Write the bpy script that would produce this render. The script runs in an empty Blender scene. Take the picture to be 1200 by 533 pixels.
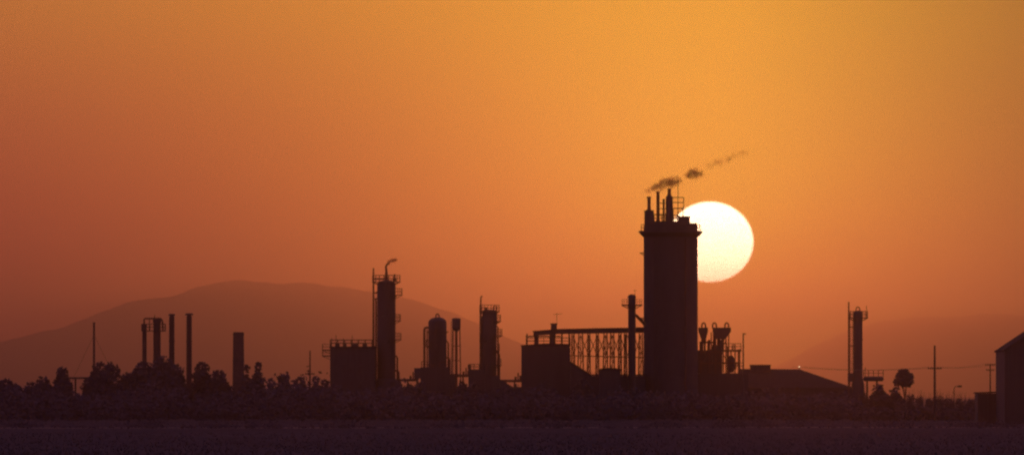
import bpy, math, random
from mathutils import Vector, Matrix
R = math.radians
sc = bpy.context.scene

# ------------------------------------------------------------------ camera, sky, sun, exposure
K = 1.0e-4            # radians per photo pixel (300 mm lens; the setting sun is half a degree wide)
HOR = 463.0           # photo row of the flat horizon
CAM_H = 4.0           # eye height above the field (m)

cam_d = bpy.data.cameras.new('camera')
cam_d.sensor_width = 36.0
cam_d.lens = 300.0
cam_d.clip_start = 1.0
cam_d.clip_end = 200000.0
cam_d.dof.use_dof = True
cam_d.dof.focus_distance = 450.0
cam_d.dof.aperture_fstop = 2.8
cam = bpy.data.objects.new('camera', cam_d)
sc.collection.objects.link(cam)
cam.location = (0, 0, CAM_H)
cam.rotation_euler = (R(90) + (HOR - 266.5) * K, 0, 0)
sc.camera = cam

SUN_PX, SUN_PY = 832.0, 283.5
SUN_AZ = (SUN_PX - 600) * K
SUN_EL = (HOR - SUN_PY) * K
SUN_DIR = Vector((math.sin(SUN_AZ) * math.cos(SUN_EL), math.cos(SUN_AZ) * math.cos(SUN_EL), math.sin(SUN_EL)))

SUN_STRENGTH = 0.040
SUN_COLOR = (0.95, 0.270, 0.048)
SUN_DISC = (11.0, 8.2, 5.6)
HAZE_DENSITY = 9.4e-5
HAZE_COLOR = (0.92, 0.62, 0.82)
HAZE_G = 0.95

sun_d = bpy.data.lights.new('sun_light', 'SUN')
sun_d.energy = SUN_STRENGTH
sun_d.color = SUN_COLOR
sun_d.angle = R(0.53)
sun_o = bpy.data.objects.new('sun_light', sun_d)
sc.collection.objects.link(sun_o)
sun_o.rotation_euler = (-SUN_DIR).to_track_quat('-Z', 'Y').to_euler()
sun_o.location = (200, 100, 300)

world = bpy.data.worlds.new('World')
sc.world = world
world.use_nodes = True
nt = world.node_tree
nt.nodes.clear()


def wn(kind, **kw):
    n = nt.nodes.new(kind)
    for k, v in kw.items():
        setattr(n, k, v)
    return n


def wmath(op, a, b=None, clamp=False):
    n = wn('ShaderNodeMath', operation=op)
    n.use_clamp = clamp
    for i, v in enumerate((a, b)):
        if v is None:
            continue
        if isinstance(v, (int, float)):
            n.inputs[i].default_value = v
        else:
            nt.links.new(v, n.inputs[i])
    return n.outputs[0]


def wvec(op, a, b):
    n = wn('ShaderNodeVectorMath', operation=op)
    for i, v in enumerate((a, b)):
        if isinstance(v, tuple):
            n.inputs[i].default_value = v
        else:
            nt.links.new(v, n.inputs[i])
    return n


def wscale(col, fac):
    n = wn('ShaderNodeVectorMath', operation='SCALE')
    if isinstance(col, tuple):
        n.inputs[0].default_value = col
    else:
        nt.links.new(col, n.inputs[0])
    if isinstance(fac, (int, float)):
        n.inputs['Scale'].default_value = fac
    else:
        nt.links.new(fac, n.inputs['Scale'])
    return n.outputs[0]


tc = wn('ShaderNodeTexCoord')
sep = wn('ShaderNodeSeparateXYZ')
nt.links.new(tc.outputs['Generated'], sep.inputs[0])
elev = sep.outputs['Z']
dist = wvec('DISTANCE', tc.outputs['Generated'], tuple(SUN_DIR)).outputs['Value']     # about the angle to the sun, rad

# smog layer: deep red at the horizon, amber above it, fading into the dusk sky higher up
ramp = wn('ShaderNodeValToRGB')
nt.links.new(wmath('MULTIPLY', wmath('ADD', elev, 0.02), 1.0 / 0.52), ramp.inputs[0])
SKY_STOPS = [
    (-0.02, (0.790, 0.010, 0.016)),
    (0.004, (0.790, 0.013, 0.018)),
    (0.012, (0.827, 0.038, 0.024)),
    (0.020, (0.865, 0.092, 0.030)),
    (0.032, (0.940, 0.193, 0.036)),
    (0.046, (1.072, 0.344, 0.034)),
    (0.090, (0.987, 0.353, 0.070)),
    (0.200, (0.470, 0.185, 0.090)),
    (0.480, (0.113, 0.067, 0.095)),
]
el = ramp.color_ramp.elements
while len(el) < len(SKY_STOPS):
    el.new(0.5)
for e_, (p_, c_) in zip(el, SKY_STOPS):
    e_.position = (p_ + 0.02) / 0.52
    e_.color = (*c_, 1)
# the glow falls off from the sun, faster on the right where the smog bank thickens
off = wvec('SUBTRACT', tc.outputs['Generated'], tuple(SUN_DIR)).outputs[0]
osep = wn('ShaderNodeSeparateXYZ')
nt.links.new(off, osep.inputs[0])
ox = wmath('ADD', osep.outputs['X'], wmath('MULTIPLY', wmath('MAXIMUM', osep.outputs['X'], 0.0), 4.5))
ocmb = wn('ShaderNodeCombineXYZ')
nt.links.new(ox, ocmb.inputs[0])
nt.links.new(osep.outputs['Y'], ocmb.inputs[1])
nt.links.new(osep.outputs['Z'], ocmb.inputs[2])
olen = wn('ShaderNodeVectorMath', operation='LENGTH')
nt.links.new(ocmb.outputs[0], olen.inputs[0])
side = wmath('ADD', 0.06, wmath('MULTIPLY', 0.90, wmath('POWER', 2.718, wmath('MULTIPLY', olen.outputs['Value'], -1 / 0.19))))
smog = wscale(ramp.outputs[0], side)
aure = wscale((0.10, 0.80, 0.010), wmath('POWER', 2.718, wmath('MULTIPLY', dist, -1 / 0.024)))
dusk = wscale((0.125, 0.070, 0.185), wmath('MINIMUM', 1.0, wmath('MULTIPLY', dist, 1.3)))     # mauve dusk over the rest of the dome
s1 = wvec('ADD', smog, aure).outputs[0]
s2 = wvec('ADD', s1, dusk).outputs[0]
# the setting sun itself, a little flattened by the low air
rad = wn('ShaderNodeVectorMath', operation='LENGTH')
nt.links.new(wvec('MULTIPLY', off, (1 / 0.00505, 1 / 0.00505, 1 / 0.00467)).outputs[0], rad.inputs[0])
disc = wn('ShaderNodeMapRange', interpolation_type='SMOOTHSTEP')
nt.links.new(rad.outputs['Value'], disc.inputs['Value'])
disc.inputs['From Min'].default_value = 1.04
disc.inputs['From Max'].default_value = 0.96
s2 = wvec('ADD', s2, wscale(SUN_DISC, disc.outputs[0])).outputs[0]
sky = wn('ShaderNodeTexSky', sky_type='NISHITA')
sky.sun_disc = False
sky.sun_elevation = SUN_EL
sky.sun_rotation = SUN_AZ
sky.air_density = 2.0
sky.dust_density = 8.0
s3 = wvec('ADD', s2, wscale(sky.outputs[0], 0.01)).outputs[0]
bg = wn('ShaderNodeBackground')
nt.links.new(s3, bg.inputs['Color'])
bg.inputs['Strength'].default_value = 1.0
wo = wn('ShaderNodeOutputWorld')
nt.links.new(bg.outputs[0], wo.inputs['Surface'])
world.cycles.sampling_method = 'MANUAL'
world.cycles.sample_map_resolution = 2048

sc.view_settings.view_transform = 'Standard'
sc.view_settings.look = 'None'
sc.view_settings.exposure = 0.0
sc.view_settings.gamma = 1.0
sc.view_settings.use_curve_mapping = False
sc.render.engine = 'CYCLES'
cy = sc.cycles
cy.use_denoising = True
cy.denoising_prefilter = 'NONE'
cy.max_bounces = 4
cy.diffuse_bounces = 2
cy.volume_bounces = 0
cy.transparent_max_bounces = 8
cy.volume_max_steps = 256
cy.pixel_filter_type = 'BLACKMAN_HARRIS'
cy.filter_width = 2.0


# ------------------------------------------------------------------ materials
def mat(name, col, col2=None, rough=0.8, metal=0.0, scale=0.6, bump=0.3, detail=6.0, stretch=(1, 1, 1), spec=0.3):
    m = bpy.data.materials.new(name)
    m.use_nodes = True
    t = m.node_tree
    b = t.nodes['Principled BSDF']
    b.inputs['Roughness'].default_value = rough
    b.inputs['Metallic'].default_value = metal
    b.inputs['Specular IOR Level'].default_value = spec
    c = t.nodes.new('ShaderNodeTexCoord')
    mp = t.nodes.new('ShaderNodeMapping')
    mp.inputs['Scale'].default_value = stretch
    t.links.new(c.outputs['Object'], mp.inputs[0])
    n = t.nodes.new('ShaderNodeTexNoise')
    n.inputs['Scale'].default_value = scale
    n.inputs['Detail'].default_value = detail
    n.inputs['Roughness'].default_value = 0.65
    t.links.new(mp.outputs[0], n.inputs['Vector'])
    rp = t.nodes.new('ShaderNodeValToRGB')
    rp.color_ramp.elements[0].position = 0.35
    rp.color_ramp.elements[1].position = 0.68
    col2 = col2 or tuple(c_ * 0.6 for c_ in col)
    rp.color_ramp.elements[0].color = (*col2, 1)
    rp.color_ramp.elements[1].color = (*col, 1)
    t.links.new(n.outputs['Fac'], rp.inputs[0])
    t.links.new(rp.outputs[0], b.inputs['Base Color'])
    if bump:
        bp = t.nodes.new('ShaderNodeBump')
        bp.inputs['Strength'].default_value = bump
        bp.inputs['Distance'].default_value = 0.05
        t.links.new(n.outputs['Fac'], bp.inputs['Height'])
        t.links.new(bp.outputs[0], b.inputs['Normal'])
    return m


M = {
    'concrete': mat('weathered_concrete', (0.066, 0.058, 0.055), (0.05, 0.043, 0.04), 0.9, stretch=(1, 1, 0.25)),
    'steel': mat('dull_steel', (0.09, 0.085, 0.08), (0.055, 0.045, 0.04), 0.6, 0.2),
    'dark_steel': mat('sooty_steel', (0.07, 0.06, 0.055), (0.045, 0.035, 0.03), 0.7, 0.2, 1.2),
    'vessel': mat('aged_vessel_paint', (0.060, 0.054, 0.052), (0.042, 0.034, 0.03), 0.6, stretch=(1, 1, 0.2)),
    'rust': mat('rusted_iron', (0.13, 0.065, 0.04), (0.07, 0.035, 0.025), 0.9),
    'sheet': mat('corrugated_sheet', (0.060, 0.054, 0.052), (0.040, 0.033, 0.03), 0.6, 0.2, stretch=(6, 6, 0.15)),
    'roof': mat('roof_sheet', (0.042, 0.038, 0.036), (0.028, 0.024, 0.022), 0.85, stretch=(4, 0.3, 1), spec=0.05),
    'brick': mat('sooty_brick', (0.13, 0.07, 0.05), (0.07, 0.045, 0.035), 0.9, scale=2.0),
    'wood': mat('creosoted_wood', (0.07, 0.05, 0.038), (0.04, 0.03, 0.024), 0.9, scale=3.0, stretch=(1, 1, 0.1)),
    'wire': mat('wire', (0.06, 0.055, 0.05), None, 0.5, 0.4),
    'leaf': mat('dark_leaves', (0.105, 0.085, 0.086), (0.075, 0.062, 0.064), 0.9, scale=0.8, bump=0, spec=0.1),
    'bark': mat('bark', (0.06, 0.045, 0.035), None, 0.95, scale=3.0, stretch=(1, 1, 0.2)),
    'field': mat('fallow_field', (0.115, 0.090, 0.078), (0.092, 0.072, 0.062), 0.95, scale=0.02, bump=0.4, stretch=(1, 0.4, 1), spec=0.0),
    'weed': mat('dry_weeds', (0.100, 0.082, 0.070), (0.085, 0.070, 0.06), 0.95, scale=0.05, bump=0, spec=0.0),
    'dirt': mat('pale_dirt', (0.34, 0.22, 0.16), (0.10, 0.08, 0.068), 0.95, scale=0.05, bump=0.3, spec=0.0),
    'hill': mat('hill_scrub', (0.12, 0.10, 0.065), (0.07, 0.065, 0.04), 0.95, scale=0.008, bump=0, spec=0.0),
}


# ------------------------------------------------------------------ mesh helpers
class MB:
    def __init__(self):
        self.v, self.f = [], []

    def box(self, x0, x1, y0, y1, z0, z1):
        b = len(self.v)
        self.v += [(x, y, z) for z in (z0, z1) for x, y in ((x0, y0), (x1, y0), (x1, y1), (x0, y1))]
        self.f += [tuple(b + i for i in q) for q in ((3, 2, 1, 0), (4, 5, 6, 7), (0, 1, 5, 4), (1, 2, 6, 5), (2, 3, 7, 6), (3, 0, 4, 7))]
        return self

    def tube(self, pts, r, n=6, caps=True):
        pts = [Vector(p) for p in pts]
        rs = r if isinstance(r, (list, tuple)) else [r] * len(pts)
        b = len(self.v)
        for i, p in enumerate(pts):
            d = (pts[min(i + 1, len(pts) - 1)] - pts[max(i - 1, 0)]).normalized()
            u = d.cross(Vector((0, 1, 0.013)))
            if u.length < 0.05:
                u = d.cross(Vector((1, 0, 0)))
            u.normalize()
            w = d.cross(u)
            for j in range(n):
                a = 2 * math.pi * j / n
                self.v.append(tuple(p + (u * math.cos(a) + w * math.sin(a)) * rs[i]))
        for i in range(len(pts) - 1):
            for j in range(n):
                a0 = b + i * n + j
                a1 = b + i * n + (j + 1) % n
                self.f.append((a0, a1, a1 + n, a0 + n))
        if caps:
            self.f.append(tuple(b + j for j in reversed(range(n))))
            self.f.append(tuple(b + (len(pts) - 1) * n + j for j in range(n)))
        return self

    def lathe(self, cx, cy, prof, n=24):
        b = len(self.v)
        for r, z in prof:
            for j in range(n):
                a = 2 * math.pi * j / n
                self.v.append((cx + r * math.cos(a), cy + r * math.sin(a), z))
        for i in range(len(prof) - 1):
            for j in range(n):
                a0 = b + i * n + j
                a1 = b + i * n + (j + 1) % n
                self.f.append((a0, a1, a1 + n, a0 + n))
        self.f.append(tuple(b + j for j in reversed(range(n))))
        self.f.append(tuple(b + (len(prof) - 1) * n + j for j in range(n)))
        return self

    def prism(self, prof, y0, y1):            # outline in x,z (counter-clockwise seen from -y), pushed along y
        b = len(self.v)
        n = len(prof)
        self.v += [(x, y0, z) for x, z in prof] + [(x, y1, z) for x, z in prof]
        self.f.append(tuple(b + i for i in range(n)))
        self.f.append(tuple(b + n + i for i in reversed(range(n))))
        for i in range(n):
            j = (i + 1) % n
            self.f.append((b + i, b + n + i, b + n + j, b + j))
        return self

    def rail(self, x0, x1, y0, y1, z, h=1.1, step=1.5, r=0.035):
        for zz in (z + h, z + h * 0.52):
            self.tube([(x0, y0, zz), (x1, y0, zz)], r, 4)
            self.tube([(x0, y1, zz), (x1, y1, zz)], r, 4)
            self.tube([(x0, y0, zz), (x0, y1, zz)], r, 4)
            self.tube([(x1, y0, zz), (x1, y1, zz)], r, 4)
        nx = max(1, int(abs(x1 - x0) / step))
        for i in range(nx + 1):
            x = x0 + (x1 - x0) * i / nx
            for y in (y0, y1):
                self.tube([(x, y, z), (x, y, z + h)], r, 4)
        return self

    def ring_rail(self, cx, cy, r, z, a0=0, a1=360, h=1.1, rr=0.035):
        n = max(4, int(abs(a1 - a0) / 20))
        P = [(cx + r * math.cos(R(a0 + (a1 - a0) * i / n)), cy + r * math.sin(R(a0 + (a1 - a0) * i / n))) for i in range(n + 1)]
        for zz in (z + h, z + h * 0.52):
            self.tube([(x, y, zz) for x, y in P], rr, 4)
        for x, y in P:
            self.tube([(x, y, z), (x, y, z + h)], rr, 4)
        return self

    def ring_deck(self, cx, cy, ri, ro, z, a0=0, a1=360, t=0.12):
        n = max(6, int(abs(a1 - a0) / 15))
        for i in range(n):
            p = R(a0 + (a1 - a0) * i / n)
            q = R(a0 + (a1 - a0) * (i + 1) / n)
            b = len(self.v)
            for zz in (z - t, z):
                for rr, a in ((ri, p), (ro, p), (ro, q), (ri, q)):
                    self.v.append((cx + rr * math.cos(a), cy + rr * math.sin(a), zz))
            self.f += [tuple(b + k for k in qd) for qd in ((3, 2, 1, 0), (4, 5, 6, 7), (0, 1, 5, 4), (1, 2, 6, 5), (2, 3, 7, 6), (3, 0, 4, 7))]
            if i % 2 == 0:                     # a knee bracket under the deck
                self.tube([(cx + ri * math.cos(p), cy + ri * math.sin(p), z - t - (ro - ri) * 0.45),
                           (cx + ro * 0.97 * math.cos(p), cy + ro * 0.97 * math.sin(p), z - t)], 0.05, 4)
        return self

    def ladder(self, x, y, z0, z1, w=0.5, cage=True, ydir=-1):
        for sx in (-1, 1):
            self.tube([(x + sx * w / 2, y, z0), (x + sx * w / 2, y, z1)], 0.04, 4)
        z = z0 + 0.4
        while z < z1:
            self.box(x - w / 2, x + w / 2, y - 0.015, y + 0.015, z, z + 0.03)
            z += 0.4
        if cage:
            z = z0 + 2.4
            while z < z1 + 1.0:
                P = [(x + 0.38 * math.cos(a), y + ydir * (0.1 + 0.62 * math.sin(a)), z) for a in [math.pi * i / 6 for i in range(7)]]
                self.tube(P, 0.025, 4)
                z += 1.2
            for i in (1, 3, 5):
                a = math.pi * i / 6
                self.tube([(x + 0.38 * math.cos(a), y + ydir * (0.1 + 0.62 * math.sin(a)), zz) for zz in (z0 + 2.4, z - 1.2)], 0.02, 4)
        return self

    def build(self, name, m, parent=None, smooth=True):
        me = bpy.data.meshes.new(name)
        me.from_pydata(self.v, [], self.f)
        me.update()
        if smooth:
            me.shade_smooth()
            me.set_sharp_from_angle(angle=R(35))
        me.materials.append(M[m] if isinstance(m, str) else m)
        o = bpy.data.objects.new(name, me)
        sc.collection.objects.link(o)
        if parent is not None:
            o.parent = parent.o if isinstance(parent, Thing) else parent
        return o


class Thing:
    """An Empty at the base of a thing, px across in the photo and D metres away; X / Z turn photo columns / rows into local metres there."""

    def __init__(self, name, label, cat, px, D, group=None):
        self.px, self.D, self.s = px, D, K * D
        o = bpy.data.objects.new(name, None)
        o.empty_display_size = 1
        sc.collection.objects.link(o)
        o.location = ((px - 600) * self.s, D, 0)
        o['label'], o['category'] = label, cat
        if group:
            o['group'] = group
        self.o = o

    def X(self, px):
        return (px - self.px) * self.s

    def Z(self, py):
        return CAM_H + (HOR - py) * self.s


def structure(o, kind='structure'):
    o['kind'] = kind
    return o


def tag(o, label, cat, group=None):
    o['label'], o['category'] = label, cat
    if group:
        o['group'] = group
    return o


# ------------------------------------------------------------------ ground, road, hills, air, sun
g = MB()
nx, ny = 12, 24
ys = [-140 + (36200 + 140) * (i / ny) ** 2.2 for i in range(ny + 1)]
for y in ys:
    for i in range(nx + 1):
        g.v.append((-5800 + 11600 * i / nx, y, 0))
for j in range(ny):
    for i in range(nx):
        a = j * (nx + 1) + i
        g.f.append((a, a + 1, a + nx + 2, a + nx + 1))
structure(g.build('ground', 'field', smooth=False))

rd = MB()
rng = random.Random(5)
N = 80
for i in range(N + 1):
    x = -220 + 440 * i / N
    c = 1062 + 5 * math.sin(x * 0.021) + x * 0.09
    for y in (c - 17 - rng.random() * 4, c + 17 + rng.random() * 4):
        rd.v.append((x, y, 0.02))
for i in range(N):
    rd.f.append((2 * i, 2 * i + 2, 2 * i + 3, 2 * i + 1))
structure(rd.build('dirt_road', 'dirt', smooth=False))


def interp(pts, x):
    if x <= pts[0][0]:
        return pts[0][1]
    for (xa, ya), (xb, yb) in zip(pts, pts[1:]):
        if x <= xb:
            t = (x - xa) / (xb - xa)
            t = t * t * (3 - 2 * t) * 0.4 + t * 0.6
            return ya + (yb - ya) * t
    return pts[-1][1]


def ridge(name, prof, D, depth, seed):
    from mathutils import noise
    s = K * D
    x0, x1 = prof[0][0], prof[-1][0]
    nx, ny = 170, 22
    m = MB()
    for j in range(ny + 1):
        v = j / ny * 2 - 1                     # -1 front foot, 0 crest, 1 back foot
        for i in range(nx + 1):
            px = x0 + (x1 - x0) * i / nx
            hgt = max(0.0, CAM_H + (HOR - interp(prof, px)) * s)
            fall = (1 - abs(v)) ** 1.3
            x = (px - 600) * s
            y = D + v * depth
            nz = noise.fractal(Vector((x * 0.004 + seed, y * 0.0016, seed)), 0.9, 2.1, 5)
            gul = abs(noise.fractal(Vector((x * 0.006 + seed * 3, y * 0.0005, 7.0)), 0.8, 2.0, 4))
            z = hgt * fall + nz * (4 + hgt * 0.04 * (1 if abs(v) < 0.05 else 2.5)) - gul * hgt * 0.5 * fall * (1 - fall)
            edge = min(1.0, (1 - abs(v)) * 6, i / 6, (nx - i) / 6)
            m.v.append((x, y, z * edge - 0.4))
    for j in range(ny):
        for i in range(nx):
            a = j * (nx + 1) + i
            m.f.append((a, a + 1, a + nx + 2, a + nx + 1))
    return structure(m.build(name, 'hill', smooth=True))


ridge('mountain', [(-330, 462), (-200, 440), (-80, 420), (0, 402), (60, 386), (100, 373), (125, 362), (150, 352), (200, 342), (240, 333), (262, 329.5),
                   (280, 327.5), (300, 331.5), (325, 333), (350, 330.5), (375, 333), (400, 335.5), (430, 343), (475, 350), (525, 362),
                   (560, 377), (600, 398), (650, 420), (720, 442), (800, 460)], 25000, 3600, 1.7)
ridge('far_ridge', [(790, 462), (860, 447), (920, 424), (970, 399), (1005, 384), (1040, 374), (1080, 370), (1120, 371), (1160, 369), (1200, 368),
                    (1260, 361), (1330, 366), (1420, 395), (1560, 440), (1700, 462)], 33000, 2800, 9.2)

hz = MB().box(-6000, 6000, -300, 36500, -2.0, 400).build('haze', 'concrete', smooth=False)
hm = bpy.data.materials.new('smog')
hm.use_nodes = True
ht = hm.node_tree
ht.nodes.clear()
pv = ht.nodes.new('ShaderNodeVolumePrincipled')
pv.inputs['Color'].default_value = (*HAZE_COLOR, 1)
pv.inputs['Density'].default_value = HAZE_DENSITY
pv.inputs['Anisotropy'].default_value = HAZE_G
ho = ht.nodes.new('ShaderNodeOutputMaterial')
ht.links.new(pv.outputs[0], ho.inputs['Volume'])
hz.data.materials.clear()
hz.data.materials.append(hm)
structure(hz, 'stuff')


# ------------------------------------------------------------------ the plant
def column(px, D, x0, x1, top, base, label, m='vessel', dome=0.5, skirt=0.0, name='distillation_column'):
    """A tall vertical vessel: shell with flange rings and a domed head, standing on a flared skirt."""
    t = Thing(name, label, 'column', px, D)
    c = t.X((x0 + x1) / 2)
    r = (x1 - x0) / 2 * t.s
    zt = t.Z(top)
    prof = [(r * 1.12 + skirt, 0.0), (r * 1.12 + skirt, 0.4), (r, 2.2)]
    z = 5.0
    while z < zt - dome * r - 1.0:
        prof += [(r, z), (r + 0.09, z + 0.02), (r + 0.09, z + 0.2), (r, z + 0.22)]
        z += 4.3
    prof += [(r, zt - dome * r)]
    for i in range(1, 6):
        a = math.pi / 2 * i / 5
        prof.append((max(0.05, r * math.cos(a)), zt - dome * r * (1 - math.sin(a))))
    MB().lathe(c, 0, prof, 32).build('shell', m, t)
    return t, c, r, zt


def ring_platform(t, c, r, z, w=1.0, a0=0, a1=360, rail=True):
    d = MB().ring_deck(c, 0, r, r + w, z, a0, a1).build('platform', 'dark_steel', t, smooth=False)
    if rail:
        MB().ring_rail(c, 0, r + w - 0.06, z, a0, a1).build('railing', 'dark_steel', d, smooth=False)
    return d


# --- tall prilling tower with its head house and stacks
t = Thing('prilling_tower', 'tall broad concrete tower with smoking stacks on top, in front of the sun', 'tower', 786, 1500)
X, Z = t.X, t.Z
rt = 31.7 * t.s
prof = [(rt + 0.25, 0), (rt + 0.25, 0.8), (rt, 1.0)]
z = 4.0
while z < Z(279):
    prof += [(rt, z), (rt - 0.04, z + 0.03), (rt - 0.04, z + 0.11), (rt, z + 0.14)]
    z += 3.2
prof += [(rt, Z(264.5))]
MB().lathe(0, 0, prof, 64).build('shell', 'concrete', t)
led = MB()
led.lathe(0, 0, [(rt + 0.01, Z(278)), (rt + 0.12, Z(277.5)), (5.55, Z(273)), (5.62, Z(272.8)), (5.62, Z(270.6)), (rt + 0.01, Z(270.6))], 48)
ledge = led.build('ledge', 'concrete', t)
MB().ring_rail(0, 0, 5.5, Z(270.6), 20, 160).ring_rail(0, 0, 5.5, Z(270.6), 200, 340).build('railing', 'dark_steel', ledge, smooth=False)
hh = MB().box(X(757), X(808.5), -2.3, 2.3, Z(266), Z(259.5)).build('head_house', 'sheet', t, smooth=False)
MB().box(X(755.2), X(766), -1.5, 1.5, Z(266), Z(247.5)).box(X(754.8), X(766.4), -1.6, 1.6, Z(247.5), Z(246.6)).build('fan_housing', 'sheet', t, smooth=False)
MB().box(X(794.5), X(808.3), -1.9, 1.9, Z(259.4), Z(254.2)).box(X(794), X(808.9), -2.0, 2.0, Z(254.2), Z(253.4)).build('roof_hatch', 'sheet', t, smooth=False)
MB().box(X(808.8), X(816.6), -1.5, 1.5, Z(266), Z(265 - 3.5)).build('roof_parapet', 'sheet', t, smooth=False)
for (px, y, rr, p0, p1) in ((760.6, 0, 0.30, 247, 230.5), (771.2, 0.4, 0.28, 260, 224.5), (778.0, 1.2, 0.18, 260, 233)):
    z0, z1 = Z(p0), Z(p1)
    MB().lathe(X(px), y, [(rr * 1.5, z0), (rr * 1.5, z0 + 0.2), (rr, z0 + 0.25), (rr, z1 - 0.25), (rr * 1.25, z1 - 0.22), (rr * 1.25, z1)], 14).build('stack', 'rust', t)
MB().lathe(X(784.4), -0.2, [(0.72, Z(260)), (0.72, Z(250)), (0.64, Z(249)), (0.64, Z(231)), (0.36, Z(229)), (0.30, Z(226)), (0.30, Z(222)), (0.36, Z(221.8)), (0.36, Z(221))], 18).build('scrubber_stack', 'dark_steel', t)
MB().tube([(X(794.6), 0.2, Z(254)), (X(794.6), 0.2, Z(210))], [0.08, 0.04], 6).build('mast', 'dark_steel', t)
fp = MB().box(X(787.9), X(801.5), -1.0, 1.0, Z(244.6), Z(243.6))
for px in (789, 800.5):
    for y in (-0.9, 0.9):
        fp.tube([(X(px), y, Z(254.2 if px > 794 else 260)), (X(px), y, Z(244.4))], 0.06, 5)
fp.tube([(X(789), -0.9, Z(258)), (X(800), -0.9, Z(245))], 0.045, 5)
fpo = fp.build('platform', 'dark_steel', t, smooth=False)
MB().rail(X(788.2), X(801.2), -0.95, 0.95, Z(243.6), 12.2 * t.s, 0.98, 0.055).build('railing', 'dark_steel', fpo, smooth=False)
hd = MB()
for py, x0, x1 in ((238, 771, 784), (244.5, 770, 784), (251, 766, 784)):
    hd.tube([(X(x0), 0.5, Z(py)), (X(x1), 0.5, Z(py))], 0.07, 5)
hd.build('duct_brace', 'dark_steel', t, smooth=False)
MB().rail(X(766.6), X(793.5), -2.2, 2.2, Z(259.5), 1.1, 0.65, 0.04).build('railing', 'dark_steel', t, smooth=False)
MB().ladder(math.cos(R(238)) * (rt + 0.2), math.sin(R(238)) * (rt + 0.2), 2.5, Z(272)).build('ladder', 'dark_steel', t, smooth=False)
for py in (296, 372):
    MB().ring_deck(0, 0, rt, rt + 0.75, Z(py), 170, 200).build('landing', 'dark_steel', t, smooth=False)
MB().tube([(X(803), -rt * 0.84 - 0.2, 0), (X(803), -rt * 0.84 - 0.2, Z(279))], 0.13, 8).build('downpipe', 'rust', t)

# --- elevator leg beside it
t = Thing('bucket_elevator', 'slim round elevator tower with a capped head, standing against the tall tower', 'tower', 740.5, 1490)
X, Z = t.X, t.Z
r = 4.4 * t.s
MB().lathe(0, 0, [(r * 1.3, 0), (r * 1.3, 0.5), (r, 0.7), (r, Z(349)), (r * 1.12, Z(348.6)), (r * 1.12, Z(347.5)), (r * 0.85, Z(345.5)), (r * 0.3, Z(344.6))], 20).build('casing', 'vessel', t)
d = MB().ring_deck(0, 0, r, r + 1.15, Z(356.6), t=0.2).build('platform', 'dark_steel', t, smooth=False)
MB().ring_rail(0, 0, r + 1.1, Z(356.6), h=0.9, rr=0.018).build('railing', 'dark_steel', d, smooth=False)
MB().tube([(X(745.3), 0, Z(369)), (X(756), 4, Z(380))], 0.25, 8).build('chute', 'dark_steel', t)
MB().ladder(0, -r - 0.12, 0.5, Z(357)).build('ladder', 'dark_steel', t, smooth=False)
MB().tube([(X(744), 0, Z(347)), (X(744), 0, Z(339.5))], 0.035, 5).tube([(X(742.3), 0, Z(340.3)), (X(745.8), 0, Z(340.3))], 0.03, 4).build('aerial', 'dark_steel', t)

# --- conveyor gallery on trestles
t = Thing('conveyor_gallery', 'long covered conveyor bridge on braced trestles between silo block and tall tower', 'conveyor', 690, 1503)
X, Z = t.X, t.Z
g = MB()
prof = [(X(625), Z(393.2)), (X(655), Z(391)), (X(754.5), Z(389.6)), (X(754.5), Z(384)), (X(655), Z(386)), (X(625), Z(388.5))]
g.prism(prof, -1.2, 1.2)
g.build('gallery', 'sheet', t, smooth=False)
MB().prism([(X(624), Z(388.5) + 0.004), (X(655), Z(386) + 0.004), (X(754.5), Z(384) + 0.004), (X(754.5), Z(383.2)), (X(655), Z(385.2)), (X(624), Z(387.7))], -1.45, 1.45).build('roof', 'roof', t, smooth=False)
rng = random.Random(3)
for i, (px, half) in enumerate(((671.5, 1.2), (680.5, 1.9), (690, 1.0), (700, 1.0), (709.5, 1.5), (717.5, 1.5), (726.5, 1.1), (733, 0.9), (751, 1.5))):
    b = MB()
    zt = Z(390.2)
    hw = half * t.s * 1.6
    for y in (-1.1, 1.1):
        for sx in (-1, 1):
            b.tube([(X(px) + sx * hw * 1.5, y * 1.5, 0), (X(px) + sx * hw * 0.7, y, zt)], 0.10, 5)
        zz = 1.0
        k = 0
        while zz < zt - 2.2:
            b.tube([(X(px) + (-1) ** k * hw * 1.25, y * 1.3, zz), (X(px) - (-1) ** k * hw * 1.0, y * 1.15, zz + 2.4)], 0.055, 4)
            b.tube([(X(px) - hw * 1.2, y * 1.25, zz), (X(px) + hw * 1.2, y * 1.25, zz)], 0.05, 4)
            zz += 2.4
            k += 1
    b.tube([(X(px), -1.6, 0.6), (X(px), 1.1, zt - 0.3)], 0.06, 4)
    b.build('trestle', 'rust', t, smooth=False)
b = MB()
for y in (-1.32, 1.32):
    b.tube([(X(668), y, Z(416.5)), (X(753), y, Z(418.5))], 0.08, 5)
    xs = [671.5, 680.5, 690, 700, 709.5, 717.5, 726.5, 735, 743, 751]
    for a, c in zip(xs, xs[1:]):
        b.tube([(X(a), y, Z(416.8)), (X(c), y, Z(392.5))], 0.05, 4)
        b.tube([(X(c), y, Z(416.8)), (X(a), y, Z(392.5))], 0.05, 4)
b.build('bracing', 'rust', t, smooth=False)

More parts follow.
